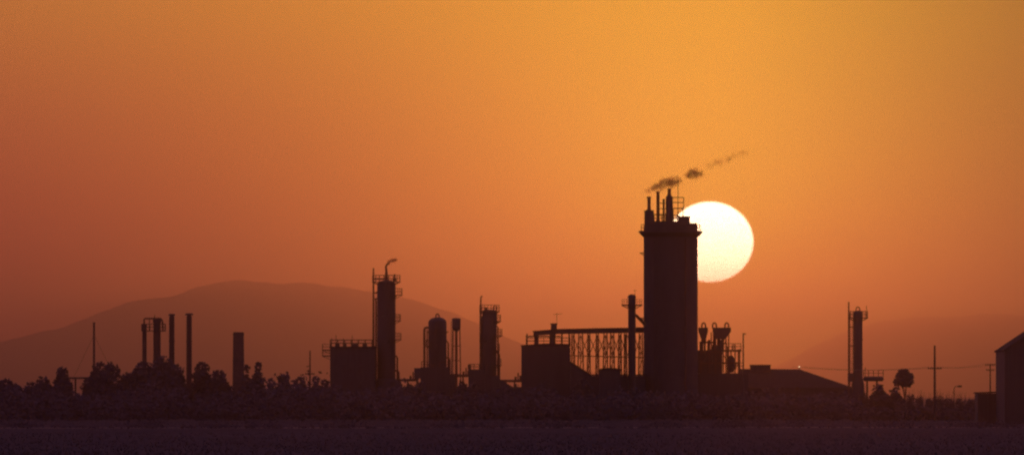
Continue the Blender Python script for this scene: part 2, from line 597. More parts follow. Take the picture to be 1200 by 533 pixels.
# --- silo block at the left end of the gallery
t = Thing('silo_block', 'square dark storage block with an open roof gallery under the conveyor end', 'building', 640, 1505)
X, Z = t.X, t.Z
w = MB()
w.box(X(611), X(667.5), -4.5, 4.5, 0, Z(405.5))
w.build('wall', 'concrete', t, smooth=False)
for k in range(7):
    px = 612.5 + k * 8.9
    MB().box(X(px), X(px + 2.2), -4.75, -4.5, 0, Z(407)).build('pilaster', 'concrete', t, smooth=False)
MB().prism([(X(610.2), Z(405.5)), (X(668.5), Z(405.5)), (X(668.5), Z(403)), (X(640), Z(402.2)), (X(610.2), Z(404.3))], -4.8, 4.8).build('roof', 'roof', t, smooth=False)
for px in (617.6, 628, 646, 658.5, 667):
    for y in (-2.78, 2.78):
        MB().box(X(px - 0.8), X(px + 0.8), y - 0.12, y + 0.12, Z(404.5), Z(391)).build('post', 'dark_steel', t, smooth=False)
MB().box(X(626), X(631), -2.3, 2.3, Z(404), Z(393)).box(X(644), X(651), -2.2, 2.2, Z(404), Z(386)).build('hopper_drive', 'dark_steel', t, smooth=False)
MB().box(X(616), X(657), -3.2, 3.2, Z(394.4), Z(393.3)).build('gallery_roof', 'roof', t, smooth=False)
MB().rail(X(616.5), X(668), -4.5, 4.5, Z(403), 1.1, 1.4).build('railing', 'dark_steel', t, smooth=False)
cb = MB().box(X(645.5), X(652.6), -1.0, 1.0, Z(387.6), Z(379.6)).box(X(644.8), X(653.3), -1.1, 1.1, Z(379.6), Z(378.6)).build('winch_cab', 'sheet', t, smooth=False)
MB().tube([(X(652.5), 0, Z(379)), (X(652.5), 0, Z(366.5))], 0.04, 5).tube([(X(648.5), 0, Z(368.2)), (X(659), 0, Z(367.4))], 0.035, 4).build('aerial', 'dark_steel', cb)

# --- lean-to and low sheds under the conveyor
t = Thing('lean_to_shed', 'lean-to shed sloping down from the silo block under the conveyor', 'shed', 690, 1498)
X, Z = t.X, t.Z
MB().prism([(X(668.2), 0), (X(756), 0), (X(756), Z(440)), (X(692), Z(440)), (X(668.2), Z(424.5))], -4, 3).build('wall', 'sheet', t, smooth=False)
MB().prism([(X(667.9), Z(424.3) + 0.02), (X(692), Z(439.8) + 0.02), (X(757), Z(439.6)), (X(757), Z(438.3)), (X(692), Z(438.4)), (X(667.9), Z(422.9))], -4.3, 3.3).build('roof', 'roof', t, smooth=False)
t = Thing('pump_house', 'small flat pump house with rounded roof edge below the trestles', 'shed', 714.5, 1489)
X, Z = t.X, t.Z
MB().box(X(702), X(727), -2.5, 2.5, 0, Z(433.6)).build('wall', 'sheet', t, smooth=False)
MB().prism([(X(700.7), Z(434)), (X(728.4), Z(434)), (X(727.5), Z(432.2)), (X(721), Z(431)), (X(708), Z(430.8)), (X(702), Z(432))], -2.8, 2.8).build('roof', 'roof', t, smooth=False)

# --- cyclone structure right of the tower
t = Thing('cyclone_rack', 'steel rack with funnel cyclones and hooped pipes right of the tall tower', 'process unit', 842, 1508)
X, Z = t.X, t.Z
fr = MB()
for px in (821, 831, 838, 845, 853, 866):
    top = {821: 400, 831: 398, 838: 392, 845: 398, 853: 406, 866: 409}[px]
    for y in (-2.4, 2.4):
        fr.box(X(px) - 0.14, X(px) + 0.14, y - 0.14, y + 0.14, 0, Z(top))
for py, x0, x1 in ((412, 820, 846), (425, 820, 866), (438, 820, 866), (401, 820, 839)):
    for y in (-2.4, 2.4):
        fr.box(X(x0), X(x1), y - 0.11, y + 0.11, Z(py) - 0.15, Z(py) + 0.15)
for (xa, pa, xb, pb) in ((821, 425, 831, 412), (831, 412, 838, 401), (838, 425, 845, 412), (853, 438, 866, 425), (845, 412, 853, 425)):
    fr.tube([(X(xa), -2.4, Z(pa)), (X(xb), -2.4, Z(pb))], 0.09, 5)
fr.build('frame', 'rust', t, smooth=False)
for (x0, x1, b0, b1, low) in ((818.6, 829.4, 822, 827, 397.5), (835.2, 856.4, 839.5, 850, 397)):
    hp = MB()
    hp.prism([(X(b0), Z(low)), (X(b1), Z(low)), (X(x1), Z(388.2)), (X(x1), Z(383.6)), (X(x0), Z(383.6)), (X(x0), Z(388.2))], -1.1, 1.1)
    hp.build('hopper', 'vessel', t, smooth=False)
    for q in range(2):
        c = X(b0 + (b1 - b0) * (0.25 + 0.5 * q))
        MB().lathe(c, 0.1, [(0.14, Z(low + 13)), (0.16, Z(low + 3)), (0.3, Z(low) - 0.002)], 10).build('spout', 'rust', t)
for px in (824.6, 837.2, 851.6):
    P = [(X(px) + 2.2 * t.s * math.cos(a), -0.1, Z(381.5) + 3.4 * t.s * math.sin(a)) for a in [math.pi * i / 8 for i in range(9)]]
    P = [(P[0][0], -0.1, Z(384.6))] + P + [(P[-1][0], -0.1, Z(384.6))]
    MB().tube(P, 0.13, 8).build('hoop_pipe', 'rust', t)
MB().box(X(815.5), X(834), -1.9, 1.9, Z(437), Z(410)).box(X(834.2), X(844), -1.7, 1.7, Z(437), Z(405)).build('process_house', 'sheet', t, smooth=False)
dk = MB().box(X(842.6), X(868.5), -2.6, 2.6, Z(411.8), Z(409.6)).build('platform', 'dark_steel', t, smooth=False)
MB().rail(X(843), X(868), -2.5, 2.5, Z(409.6), 1.1, 1.2).build('railing', 'dark_steel', dk, smooth=False)
MB().lathe(X(856.6), -0.3, [(0.4, Z(436)), (0.55, Z(434)), (0.62, Z(431)), (0.62, Z(420)), (0.4, Z(417)), (0.1, Z(416)), (0.1, Z(411))], 16).build('vessel', 'vessel', t)
MB().rail(X(862), X(871), -2.4, 2.4, Z(432.5), 1.15, 0.9, 0.05).build('railing', 'dark_steel', t, smooth=False)
pp = MB()
for px, p0, p1 in ((833.6, 425, 389), (847.6, 436, 398), (850.8, 440, 396), (861.5, 440, 403), (858.2, 411, 404), (823, 414, 397), (826.4, 414, 392), (829.6, 416, 399), (836.2, 414, 390), (841, 414, 396), (843.8, 412, 397), (854, 410, 389)):
    pp.tube([(X(px), 0.8, Z(p0)), (X(px), 0.8, Z(p1))], 0.1, 6)
pp.tube([(X(833.6), 0.8, Z(404)), (X(847.6), 0.8, Z(404)), (X(850.8), 0.8, Z(400))], 0.1, 6)
pp.build('pipe', 'rust', t)
MB().box(X(815.8), X(876), -3.2, 3.2, 0, Z(437.2)).build('base_house', 'sheet', t, smooth=False)

t = Thing('lamp_mast', 'thin mast with a short arm next to the cyclone rack', 'mast', 871, 1500)
X, Z = t.X, t.Z
MB().lathe(0, 0, [(0.2, 0), (0.2, 0.3), (0.15, 0.4), (0.11, Z(391)), (0.11, Z(390))], 10).build('pole', 'dark_steel', t)
MB().tube([(X(871), 0, Z(391.5)), (X(873), 0, Z(390.5))], 0.06, 5).lathe(X(873), 0, [(0.05, Z(390.2)), (0.2, Z(390.8)), (0.2, Z(391.6))], 8).build('lamp_arm', 'dark_steel', t)

# --- long warehouse with hipped end
t = Thing('warehouse', 'long low warehouse with a sloping hipped roof end', 'warehouse', 930, 1530)
X, Z = t.X, t.Z
ze = Z(454)
MB().box(X(868), X(996), -9, 9, 0, ze).build('wall', 'sheet', t, smooth=False)
m = MB()
zr = Z(432.3)
m.v += [(X(867), -9.6, ze), (X(998), -9.6, ze), (X(998), 9.6, ze), (X(867), 9.6, ze), (X(867), 0, zr + 0.05), (X(937), 0, zr)]
m.f += [(0, 1, 5, 4), (1, 2, 5), (2, 3, 4, 5), (3, 0, 4), (3, 2, 1, 0)]
rf = m.build('roof', 'roof', t, smooth=False)
MB().box(X(879.2), X(902.6), -2, 2, Z(437), Z(428.1)).box(X(878.6), X(903.2), -2.15, 2.15, Z(428.1), Z(427)).build('roof_monitor', 'sheet', rf, smooth=False)
for k in range(9):
    px = 872 + k * 14.5
    MB().box(X(px), X(px + 6), -9.05, -8.99, 1.2, 3.6).build('window', 'dark_steel', t, smooth=False)
MB().tube([(X(936.4), -0.4, zr - 0.3), (X(936.4), -0.4, zr + 0.35)], 0.05, 5).build('lamp_post', 'dark_steel', rf)
lampm = bpy.data.materials.new('lit_bulb')
lampm.use_nodes = True
lb = lampm.node_tree.nodes['Principled BSDF']
lb.inputs['Base Color'].default_value = (0.9, 0.8, 0.6, 1)
lb.inputs['Emission Color'].default_value = (1, 0.72, 0.4, 1)
lb.inputs['Emission Strength'].default_value = 1.6
MB().lathe(X(936.4), -0.4, [(0.05, zr + 0.35), (0.11, zr + 0.40), (0.12, zr + 0.48), (0.04, zr + 0.56)], 10).build('lamp', lampm, rf)

# --- columns -------------------------------------------------------------------------------
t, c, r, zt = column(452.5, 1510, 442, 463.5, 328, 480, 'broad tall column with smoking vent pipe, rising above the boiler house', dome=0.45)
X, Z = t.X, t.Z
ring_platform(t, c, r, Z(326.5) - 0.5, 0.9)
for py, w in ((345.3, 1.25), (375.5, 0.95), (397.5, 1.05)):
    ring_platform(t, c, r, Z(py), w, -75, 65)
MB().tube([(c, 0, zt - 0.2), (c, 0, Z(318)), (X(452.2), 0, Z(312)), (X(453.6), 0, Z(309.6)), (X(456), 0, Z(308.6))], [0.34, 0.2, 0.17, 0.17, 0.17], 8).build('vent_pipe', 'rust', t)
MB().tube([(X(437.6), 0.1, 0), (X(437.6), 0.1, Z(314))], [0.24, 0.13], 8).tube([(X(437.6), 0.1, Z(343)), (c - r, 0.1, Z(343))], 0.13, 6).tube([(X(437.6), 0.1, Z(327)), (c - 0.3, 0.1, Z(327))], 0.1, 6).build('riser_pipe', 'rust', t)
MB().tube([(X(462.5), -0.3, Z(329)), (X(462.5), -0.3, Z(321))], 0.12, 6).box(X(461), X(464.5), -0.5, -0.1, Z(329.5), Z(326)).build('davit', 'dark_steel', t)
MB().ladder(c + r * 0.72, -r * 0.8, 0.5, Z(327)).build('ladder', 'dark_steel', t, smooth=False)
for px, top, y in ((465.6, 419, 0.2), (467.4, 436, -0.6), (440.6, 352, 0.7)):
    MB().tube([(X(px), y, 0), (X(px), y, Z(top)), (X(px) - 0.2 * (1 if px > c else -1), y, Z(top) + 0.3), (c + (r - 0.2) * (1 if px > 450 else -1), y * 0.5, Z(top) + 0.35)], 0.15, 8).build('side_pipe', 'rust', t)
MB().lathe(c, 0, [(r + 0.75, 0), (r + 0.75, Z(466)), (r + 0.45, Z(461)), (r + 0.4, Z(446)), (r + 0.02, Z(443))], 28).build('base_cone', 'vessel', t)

t, c, r, zt = column(512.5, 1515, 502, 523.3, 371.5, 480, 'round shouldered column with small hoop on its dome, beside the water tank', dome=0.55)
X, Z = t.X, t.Z
P = [(c + 2.0 * t.s * math.cos(a), 0, Z(371) + 3.4 * t.s * math.sin(a)) for a in [math.pi * i / 8 for i in range(9)]]
MB().tube([(P[0][0], 0, Z(373))] + P + [(P[-1][0], 0, Z(373))], 0.11, 6).build('hoop_pipe', 'rust', t)
MB().tube([(X(497.3), 0, 0), (X(497.3), 0, Z(386)), (X(498), 0, Z(384.2)), (X(500), 0, Z(383.6)), (X(503), 0, Z(383.8))], 0.2, 8).tube([(X(500.6), 0.6, 0), (X(500.6), 0.6, Z(386))], 0.1, 6).build('riser_pipe', 'rust', t)
ring_platform(t, c, r, Z(405), 0.5, 120, 240)
ring_platform(t, c, r, Z(388), 0.35, 0, 360, False)
for px, top, y in ((525.3, 402, 0.1), (527, 421, -0.5)):
    MB().tube([(X(px), y, 0), (X(px), y, Z(top)), (X(px) - 0.2, y, Z(top) + 0.3), (c + r - 0.2, y * 0.5, Z(top) + 0.35)], 0.14, 8).build('side_pipe', 'rust', t)
MB().ladder(c, -r - 0.12, 0.5, Z(378)).build('ladder', 'dark_steel', t, smooth=False)
t = Thing('process_platform', 'stepped low process platform at the foot of the round shouldered column', 'platform', 508, 1506)
X, Z = t.X, t.Z
MB().box(X(493), X(527), -2.6, 2.6, 0, Z(430)).build('plant_room', 'sheet', t, smooth=False)
MB().box(X(485.6), X(493.2), -2.4, 2.4, Z(443), Z(431)).box(X(488), X(490), -2, -1.7, 0, Z(443)).box(X(488), X(490), 1.7, 2, 0, Z(443)).build('side_tank', 'vessel', t, smooth=False)
MB().box(X(527.2), X(532.5), -2.2, 2.2, 0, Z(438)).build('annex', 'sheet', t, smooth=False)
MB().rail(X(494), X(526), -2.5, 2.5, Z(430), 1.0, 1.3).build('railing', 'dark_steel', t, smooth=False)
MB().box(X(503), X(509), -2.3, 0, Z(430), Z(426)).tube([(X(515), -2.4, Z(430)), (X(515), -2.4, Z(424)), (X(521), -2.4, Z(424)), (X(521), -2.4, Z(430))], 0.15, 6).build('pump_gear', 'rust', t, smooth=False)

t = Thing('elevated_tank', 'small elevated tank on slender legs between two columns', 'water tank', 534.7, 1500)
X, Z = t.X, t.Z
r = 5.0 * t.s
MB().lathe(0, 0, [(0.2, Z(389)), (r * 0.55, Z(387)), (r, Z(384)), (r, Z(374.3)), (r * 1.06, Z(374)), (r * 1.06, Z(373.2)), (r * 0.3, Z(372.3))], 20).build('tank', 'vessel', t)
MB().tube([(0, 0, 0), (0, 0, Z(388))], 0.22, 8).build('riser_pipe', 'rust', t)
for sx, sy in ((-1, -1), (1, -1), (-1, 1), (1, 1)):
    MB().tube([(sx * 0.85, sy * 0.85, 0), (sx * 0.62, sy * 0.62, Z(384))], 0.09, 6).build('leg', 'dark_steel', t)
for py in (405, 422, 438, 455):
    br = MB()
    for (xa, ya, xb, yb) in ((-1, -1, 1, -1), (1, -1, 1, 1), (1, 1, -1, 1), (-1, 1, -1, -1)):
        br.tube([(xa * 0.74, ya * 0.74, Z(py)), (xb * 0.74, yb * 0.74, Z(py))], 0.05, 4)
    br.build('brace', 'dark_steel', t, smooth=False)
MB().ladder(X(530), -0.9, 0.3, Z(376), 0.4, False).build('ladder', 'dark_steel', t, smooth=False)

t, c, r, zt = column(573.3, 1512, 565.2, 581.8, 362.5, 480, 'narrow column with crooked top vent and many side platforms', dome=0.25)
X, Z = t.X, t.Z
ring_platform(t, c, r, Z(364.5), 0.55)
for py, w, a0, a1 in ((376, 0.8, -70, 60), (392.8, 1.05, -75, 70), (410, 0.6, -70, 60), (427.5, 0.9, -75, 70), (399, 0.55, 110, 250)):
    ring_platform(t, c, r, Z(py), w, a0, a1)
MB().tube([(X(563.4), 0, 0), (X(563.4), 0, Z(349)), (X(564), 0, Z(347.4)), (X(565.3), 0, Z(346.8))], 0.12, 8).build('vent_pipe', 'rust', t)
MB().tube([(X(578.5), -0.2, Z(364)), (X(578.5), -0.2, Z(358.6)), (X(581.8), -0.2, Z(358.6)), (X(581.8), -0.2, Z(380))], 0.13, 6).box(X(567.5), X(571), -0.4, 0.4, Z(363.5), Z(359.8)).build('top_gear', 'rust', t, smooth=False)
for px, top, y in ((583.6, 384, 0.3), (585.2, 415, -0.4), (564.6, 372, 0.7)):
    MB().tube([(X(px), y, 0), (X(px), y, Z(top)), (X(px) - 0.2 * (1 if px > 573 else -1), y, Z(top) + 0.3), (c + (r - 0.2) * (1 if px > 573 else -1), y * 0.5, Z(top) + 0.35)], 0.13, 8).build('side_pipe', 'rust', t)
MB().ladder(c - r - 0.15, -0.3, 0.4, Z(363)).ladder(c + r + 0.15, -0.2, 0.4, Z(410)).build('ladder', 'dark_steel', t, smooth=False)
t = Thing('heater_box', 'low heater house with roof rail at the foot of the narrow column', 'building', 563, 1504)
X, Z = t.X, t.Z
MB().box(X(549), X(568), -2.2, 2.2, 0, Z(432.5)).build('wall', 'sheet', t, smooth=False)
MB().box(X(568.3), X(586), -2.6, 2.6, 0, Z(440)).prism([(X(586.1), 0), (X(601), 0), (X(601), Z(453)), (X(586.1), Z(444))], -2.4, 2.4).build('annex', 'sheet', t, smooth=False)
MB().rail(X(549.4), X(567.6), -2.1, 2.1, Z(432.5), 0.9, 0.9, 0.05).build('railing', 'dark_steel', t, smooth=False)
MB().box(X(548.2), X(552), -1.5, 1.5, Z(432.4), Z(427)).build('roof_vent', 'rust', t, smooth=False)

t, c, r, zt = column(1005.5, 1490, 1000, 1010.7, 363.5, 480, 'solitary slim column with side pipe at the end of the warehouse', dome=0.5)
X, Z = t.X, t.Z
ring_platform(t, c, r, Z(372), 0.95)
MB().tube([(X(994.6), 0, 0), (X(994.6), 0, Z(353.5))], [0.16, 0.12], 8).tube([(X(994.6), 0, Z(383)), (c - r, 0, Z(383))], 0.09, 6).tube([(X(994.6), 0, Z(405)), (c - r, 0, Z(405))], 0.09, 6).build('riser_pipe', 'rust', t)
MB().ladder(X(997.6), -0.25, 0.4, Z(366)).build('ladder', 'dark_steel', t, smooth=False)
P = [(c + 2.4 * t.s * math.cos(a), 0, Z(363.5) + 4 * t.s * math.sin(a)) for a in [math.pi * i / 8 for i in range(9)]]
MB().tube([(P[0][0], 0, Z(365))] + P + [(P[-1][0], 0, Z(365))], 0.09, 6).build('hoop_pipe', 'rust', t)
MB().tube([(X(1015.5), 0, Z(373)), (X(1015.5), 0, Z(358))], 0.05, 5).build('mast', 'dark_steel', t)
MB().lathe(c, 0, [(r + 0.3, 0), (r + 0.3, Z(450)), (r + 0.02, Z(442))], 20).box(X(993.5), X(1000), -0.8, 0.8, Z(447), Z(437)).build('base_cone', 'vessel', t)
t = Thing('drum_stand', 'horizontal drum on a stand beside the solitary slim column', 'tank', 1024, 1488)
X, Z = t.X, t.Z
a = MB().tube([(X(1011.5), 0, Z(443.5)), (X(1013), 0, Z(443.5)), (X(1034), 0, Z(443.5)), (X(1035.4), 0, Z(443.5))], [0.2, 0.42, 0.42, 0.2], 16).build('drum', 'vessel', t)
for px in (1016, 1027.5):
    MB().box(X(px) - 0.16, X(px) + 0.16, -0.35, 0.35, 0, Z(446)).build('leg', 'concrete', t, smooth=False)
MB().rail(X(1012), X(1035), -0.45, 0.45, Z(441), 1.15, 0.8, 0.04).tube([(X(1014), 0, Z(441)), (X(1014), 0, Z(430))], 0.05, 5).build('railing', 'dark_steel', t, smooth=False)

# --- pipe racks and runs between the columns
def pipe_rack(px0, px1, top, D, label):
    t = Thing('pipe_rack', label, 'pipe rack', (px0 + px1) / 2, D, 'pipe racks between the columns')
    X, Z = t.X, t.Z
    n = max(2, int((px1 - px0) / 9))
    for i in range(n + 1):
        px = px0 + (px1 - px0) * i / n
        for y in (-1.3, 1.3):
            MB().box(X(px) - 0.13, X(px) + 0.13, y - 0.13, y + 0.13, 0, Z(top)).build('post', 'dark_steel', t, smooth=False)
        MB().box(X(px) - 0.1, X(px) + 0.1, -1.6, 1.6, Z(top), Z(top) + 0.24).build('crossbeam', 'dark_steel', t, smooth=False)
    for k, (y, r) in enumerate(((-1.2, 0.16), (-0.5, 0.22), (0.25, 0.12), (1.0, 0.2))):
        up = 0.5 + 0.9 * ((k * 37) % 5) / 4
        xe = X(px1 - 1.5 - 3 * k)
        P = [(X(px0 - 1), y, Z(top) + 0.24 + r), (xe, y, Z(top) + 0.24 + r), (xe + 0.25, y, Z(top) + 0.5 + r), (xe + 0.25, y, Z(top) + 0.5 + up)]
        MB().tube(P, r, 8).build('pipe', 'rust', t)


pipe_rack(466, 490, 448, 1524, 'pipe rack in the gap beside the broad smoking column')
pipe_rack(524, 552, 443, 1524, 'pipe rack behind the legs of the small elevated tank')
pipe_rack(583, 613, 449, 1524, 'pipe rack between the narrow column and the silo block')

t = Thing('store_shed', 'long low flat roofed shed running behind the columns', 'shed', 537, 1545)
X, Z = t.X, t.Z
MB().box(X(463), X(612.5), -5, 5, 0, Z(454.4)).build('wall', 'sheet', t, smooth=False)
MB().box(X(462.4), X(613), -5.3, 5.3, Z(454.4) + 0.002, Z(453)).build('roof', 'roof', t, smooth=False)
for k, px in enumerate((470, 489, 546, 604)):
    MB().lathe(X(px), 0, [(0.22, Z(453)), (0.22, Z(451)), (0.4, Z(450.8)), (0.1, Z(449.2))], 10).build('roof_vent', 'dark_steel', t)

# --- boiler house left of the broad column
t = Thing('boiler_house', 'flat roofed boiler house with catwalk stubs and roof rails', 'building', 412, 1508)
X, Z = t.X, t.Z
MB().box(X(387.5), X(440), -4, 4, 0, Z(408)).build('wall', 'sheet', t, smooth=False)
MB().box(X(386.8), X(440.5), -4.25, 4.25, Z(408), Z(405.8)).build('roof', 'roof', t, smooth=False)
MB().rail(X(387.5), X(436), -4.1, 4.1, Z(405.8), 1.15, 1.1, 0.055).build('railing', 'dark_steel', t, smooth=False)
for px, x1, w in ((393, 398, 1.2), (402, 406, 2), (412, 419, 1.6), (425, 430, 2.2)):
    MB().box(X(px), X(x1), -w, w, Z(405.8), Z(402.6)).build('roof_unit', 'dark_steel', t, smooth=False)
for px, py in ((388.8, 396), (394, 392.5), (402.5, 396), (413, 393)):
    MB().tube([(X(px), -1, Z(405.8)), (X(px), -1, Z(py))], 0.05, 5).build('vent_rod', 'dark_steel', t)
for py in (409.4, 416.2):
    d = MB().box(X(377.8), X(387.5), -1.6, 1.6, Z(py) - 0.22, Z(py)).tube([(X(379), -1.2, Z(py) - 0.2), (X(387.5), -1.2, Z(py + 5))], 0.05, 5).build('catwalk', 'dark_steel', t, smooth=False)
    MB().rail(X(378), X(387.4), -1.5, 1.5, Z(py), 0.95, 0.8).build('railing', 'dark_steel', d, smooth=False)
for j in range(2):
    for k in range(5):
        MB().box(X(391 + k * 9.5), X(396.5 + k * 9.5), -4.06, -3.99, Z(437 + j * 22), Z(424 + j * 22)).build('window', 'dark_steel', t, smooth=False)
MB().box(X(464.2), X(469.4), -2, 2, 0, Z(449)).build('annex', 'sheet', t, smooth=False)

# --- stacks on the left
t = Thing('heater_stack_pair', 'pair of stacks joined by a pipe frame and catwalk above the trees', 'stack', 179, 1480)
X, Z = t.X, t.Z
for px, hw, top in ((169.3, 2.6, 380), (184, 4.3, 374)):
    r = hw * t.s
    MB().lathe(X(px), 0, [(r * 1.3, 0), (r * 1.3, 3), (r, 5), (r, Z(top + 4)), (r * 1.12, Z(top + 3.8)), (r * 1.12, Z(top))], 20).build('stack', 'rust', t)
d = MB().box(X(166), X(194), -1.1, 1.1, Z(387) - 0.15, Z(387)).build('catwalk', 'dark_steel', t, smooth=False)
MB().rail(X(166.2), X(193.6), -1.05, 1.05, Z(387), 1.1, 1.1, 0.05).build('railing', 'dark_steel', d, smooth=False)
MB().tube([(X(168.9), 0, Z(381)), (X(168.9), 0, Z(374)), (X(170), 0, Z(373)), (X(188), 0, Z(373)), (X(190), 0, Z(375)), (X(190.6), 0, Z(380)), (X(191), 0, Z(388))], 0.14, 8).build('crossover_pipe', 'rust', t)
MB().tube([(X(181.4), 0, Z(374)), (X(181.4), 0, Z(368.5))], 0.06, 5).tube([(X(175), 0.2, Z(374)), (X(175), 0.2, Z(388))], 0.07, 5).build('vent_rod', 'dark_steel', t)
for (px, hw, top, capw, lab) in ((201.3, 3.1, 367.5, 3.9, 'free-standing capped stack next to the joined pair of stacks'),
                                 (221.6, 3.1, 367.0, 4.8, 'free-standing stack with a wide flat cap, rising from a dip in the trees')):
    t = Thing('capped_stack', lab, 'stack', px, 1485)
    X, Z = t.X, t.Z
    r = hw * t.s
    MB().lathe(0, 0, [(r * 1.4, 0), (r * 1.4, 2), (r * 1.05, 4), (r, Z(top + 3.4)), (r * 0.8, Z(top + 3.2)), (r * 0.8, Z(top + 2))], 20).build('shaft', 'rust', t)
    MB().lathe(0, 0, [(capw * t.s, Z(top + 2.2)), (capw * t.s, Z(top + 0.8)), (capw * t.s * 0.7, Z(top))], 20).build('cap', 'dark_steel', t)
    MB().ladder(0, -r - 0.12, 2.5, Z(top + 4), 0.4, False).build('ladder', 'dark_steel', t, smooth=False)
    MB().lathe(0, 0, [(r + 0.07, Z(400)), (r + 0.07, Z(399))], 20).build('band', 'dark_steel', t)
t = Thing('brick_chimney', 'plain thick square chimney without a cap', 'chimney', 279.5, 1492)
X, Z = t.X, t.Z
w = 6.1 * t.s
m = MB()
m.v += [(-w * 1.15, -w * 1.15, 0), (w * 1.15, -w * 1.15, 0), (w * 1.15, w * 1.15, 0), (-w * 1.15, w * 1.15, 0), (-w, -w, Z(392)), (w, -w, Z(392)), (w, w, Z(392)), (-w, w, Z(392))]
m.f += [(3, 2, 1, 0), (4, 5, 6, 7), (0, 1, 5, 4), (1, 2, 6, 5), (2, 3, 7, 6), (3, 0, 4, 7)]
m.build('shaft', 'brick', t, smooth=False)
MB().box(-w * 1.06, w * 1.06, -w * 1.06, w * 1.06, Z(392) + 0.003, Z(390.5)).box(-w * 0.97, w * 0.97, -w * 0.97, w * 0.97, Z(390.5) + 0.003, Z(389)).build('crown_course', 'brick', t, smooth=False)
for zz in (6, 10):
    MB().box(-w * 1.12, w * 1.12, -w * 1.12, w * 1.12, zz, zz + 0.12).build('band', 'dark_steel', t, smooth=False)
t = Thing('flare_pipe', 'thin bare pipe mast standing behind the flat topped tree', 'mast', 110.2, 1480)
X, Z = t.X, t.Z
MB().lathe(0, 0, [(0.3, 0), (0.3, 0.4), (0.2, 0.6), (0.17, Z(379)), (0.22, Z(378.8)), (0.22, Z(377.5))], 12).build('pole', 'rust', t)
gy = MB()
for sx, sy in ((-1, 0.4), (1, 0.4), (0.1, -1)):
    gy.tube([(0, 0, Z(392)), (sx * 7, sy * 7, 0)], 0.02, 4)
gy.build('guy_wire', 'wire', t)
t = Thing('pipe_gantry', 'low pipe crossbeam on posts showing between two trees', 'gantry', 88, 1470)
X, Z = t.X, t.Z
MB().box(X(74), X(102), -0.2, 0.2, Z(443.6), Z(441.6)).build('beam', 'dark_steel', t, smooth=False)
for px in (76, 88.5, 100):
    MB().box(X(px) - 0.15, X(px) + 0.15, -0.15, 0.15, 0, Z(443.6)).build('post', 'dark_steel', t, smooth=False)


# ------------------------------------------------------------------ poles, wires, lamp
def utility_pole(px, D, top, arms, label, rr=0.15):
    t = Thing('utility_pole', label, 'utility pole', px, D, 'utility poles around the plant')
    X, Z = t.X, t.Z
    MB().tube([(0, 0, 0), (0, 0, Z(top))], [rr * 1.3, rr * 0.8], 10).build('pole', 'wood', t)
    for py, hw in arms:
        a = MB().box(-hw, hw, -rr - 0.12, -rr * 0.75, Z(py) - 0.07, Z(py) + 0.07).build('crossarm', 'wood', t, smooth=False)
        for x in (-hw * 0.92, -hw * 0.45, hw * 0.45, hw * 0.92):
            MB().lathe(x, -rr - 0.05, [(0.03, Z(py) + 0.07), (0.06, Z(py) + 0.12), (0.06, Z(py) + 0.22), (0.02, Z(py) + 0.26)], 8).build('insulator', 'vessel', a)
    return t


p1 = utility_pole(1095.3, 1330, 404.5, ((431.5, 1.1),), 'tallest bare utility pole, standing between the round topped tree and the barn', 0.17)
p2 = utility_pole(1160.3, 1560, 426, ((427.5, 0.9), (433.5, 0.75)), 'small utility pole with two crossarms just beside the gabled barn', 0.13)
p3 = utility_pole(363.3, 1480, 410.5, ((438, 0.8),), 'slim utility pole between the round topped tree row and the boiler house', 0.13)


def wire(a, b, sag, label):
    P = []
    for i in range(25):
        t_ = i / 24
        p = Vector(a).lerp(Vector(b), t_)
        p.z -= sag * 4 * t_ * (1 - t_)
        P.append(tuple(p))
    o = MB().tube(P, 0.022, 4).build('overhead_wire', 'wire')
    tag(o, label, 'wire', 'overhead wires of the pole line')


def wp(px, py, D):
    return ((px - 600) * K * D, D, CAM_H + (HOR - py) * K * D)


for dx in (-1.0, 1.0):
    a = wp(1095.3, 430, 1330)
    b = wp(1160.3, 426, 1560)
    c_ = wp(935, 429.5, 1465)
    wire((a[0] + dx, a[1] - 0.2, a[2]), (b[0] + dx * 0.8, b[1] - 0.2, b[2]), 0.35, 'thin sagging wire between the tall bare pole and the small two-armed pole')
    wire((a[0] + dx, a[1] - 0.2, a[2]), (c_[0] + dx, c_[1], c_[2]), 0.5, 'thin wire from the tall bare pole towards the warehouse roof')
    wire((b[0] + dx * 0.8, b[1] - 0.2, b[2]), (wp(1290, 424, 1590)[0] + dx, 1590, wp(1290, 424, 1590)[2]), 0.4, 'thin wire running from the two-armed pole on past the gabled barn')

t = Thing('street_lamp', 'small street lamp on a thin pole among the low bushes', 'street lamp', 1118, 1450)
X, Z = t.X, t.Z
MB().tube([(0, 0, 0), (0, 0, Z(455)), (X(1119.2), 0, Z(452.6)), (X(1123), 0, Z(452))], [0.1, 0.07, 0.06, 0.05], 8).build('pole', 'dark_steel', t)
MB().box(X(1122.2), X(1127), -0.22, 0.22, Z(453.4), Z(451.2)).build('lamp_head', 'dark_steel', t, smooth=False)

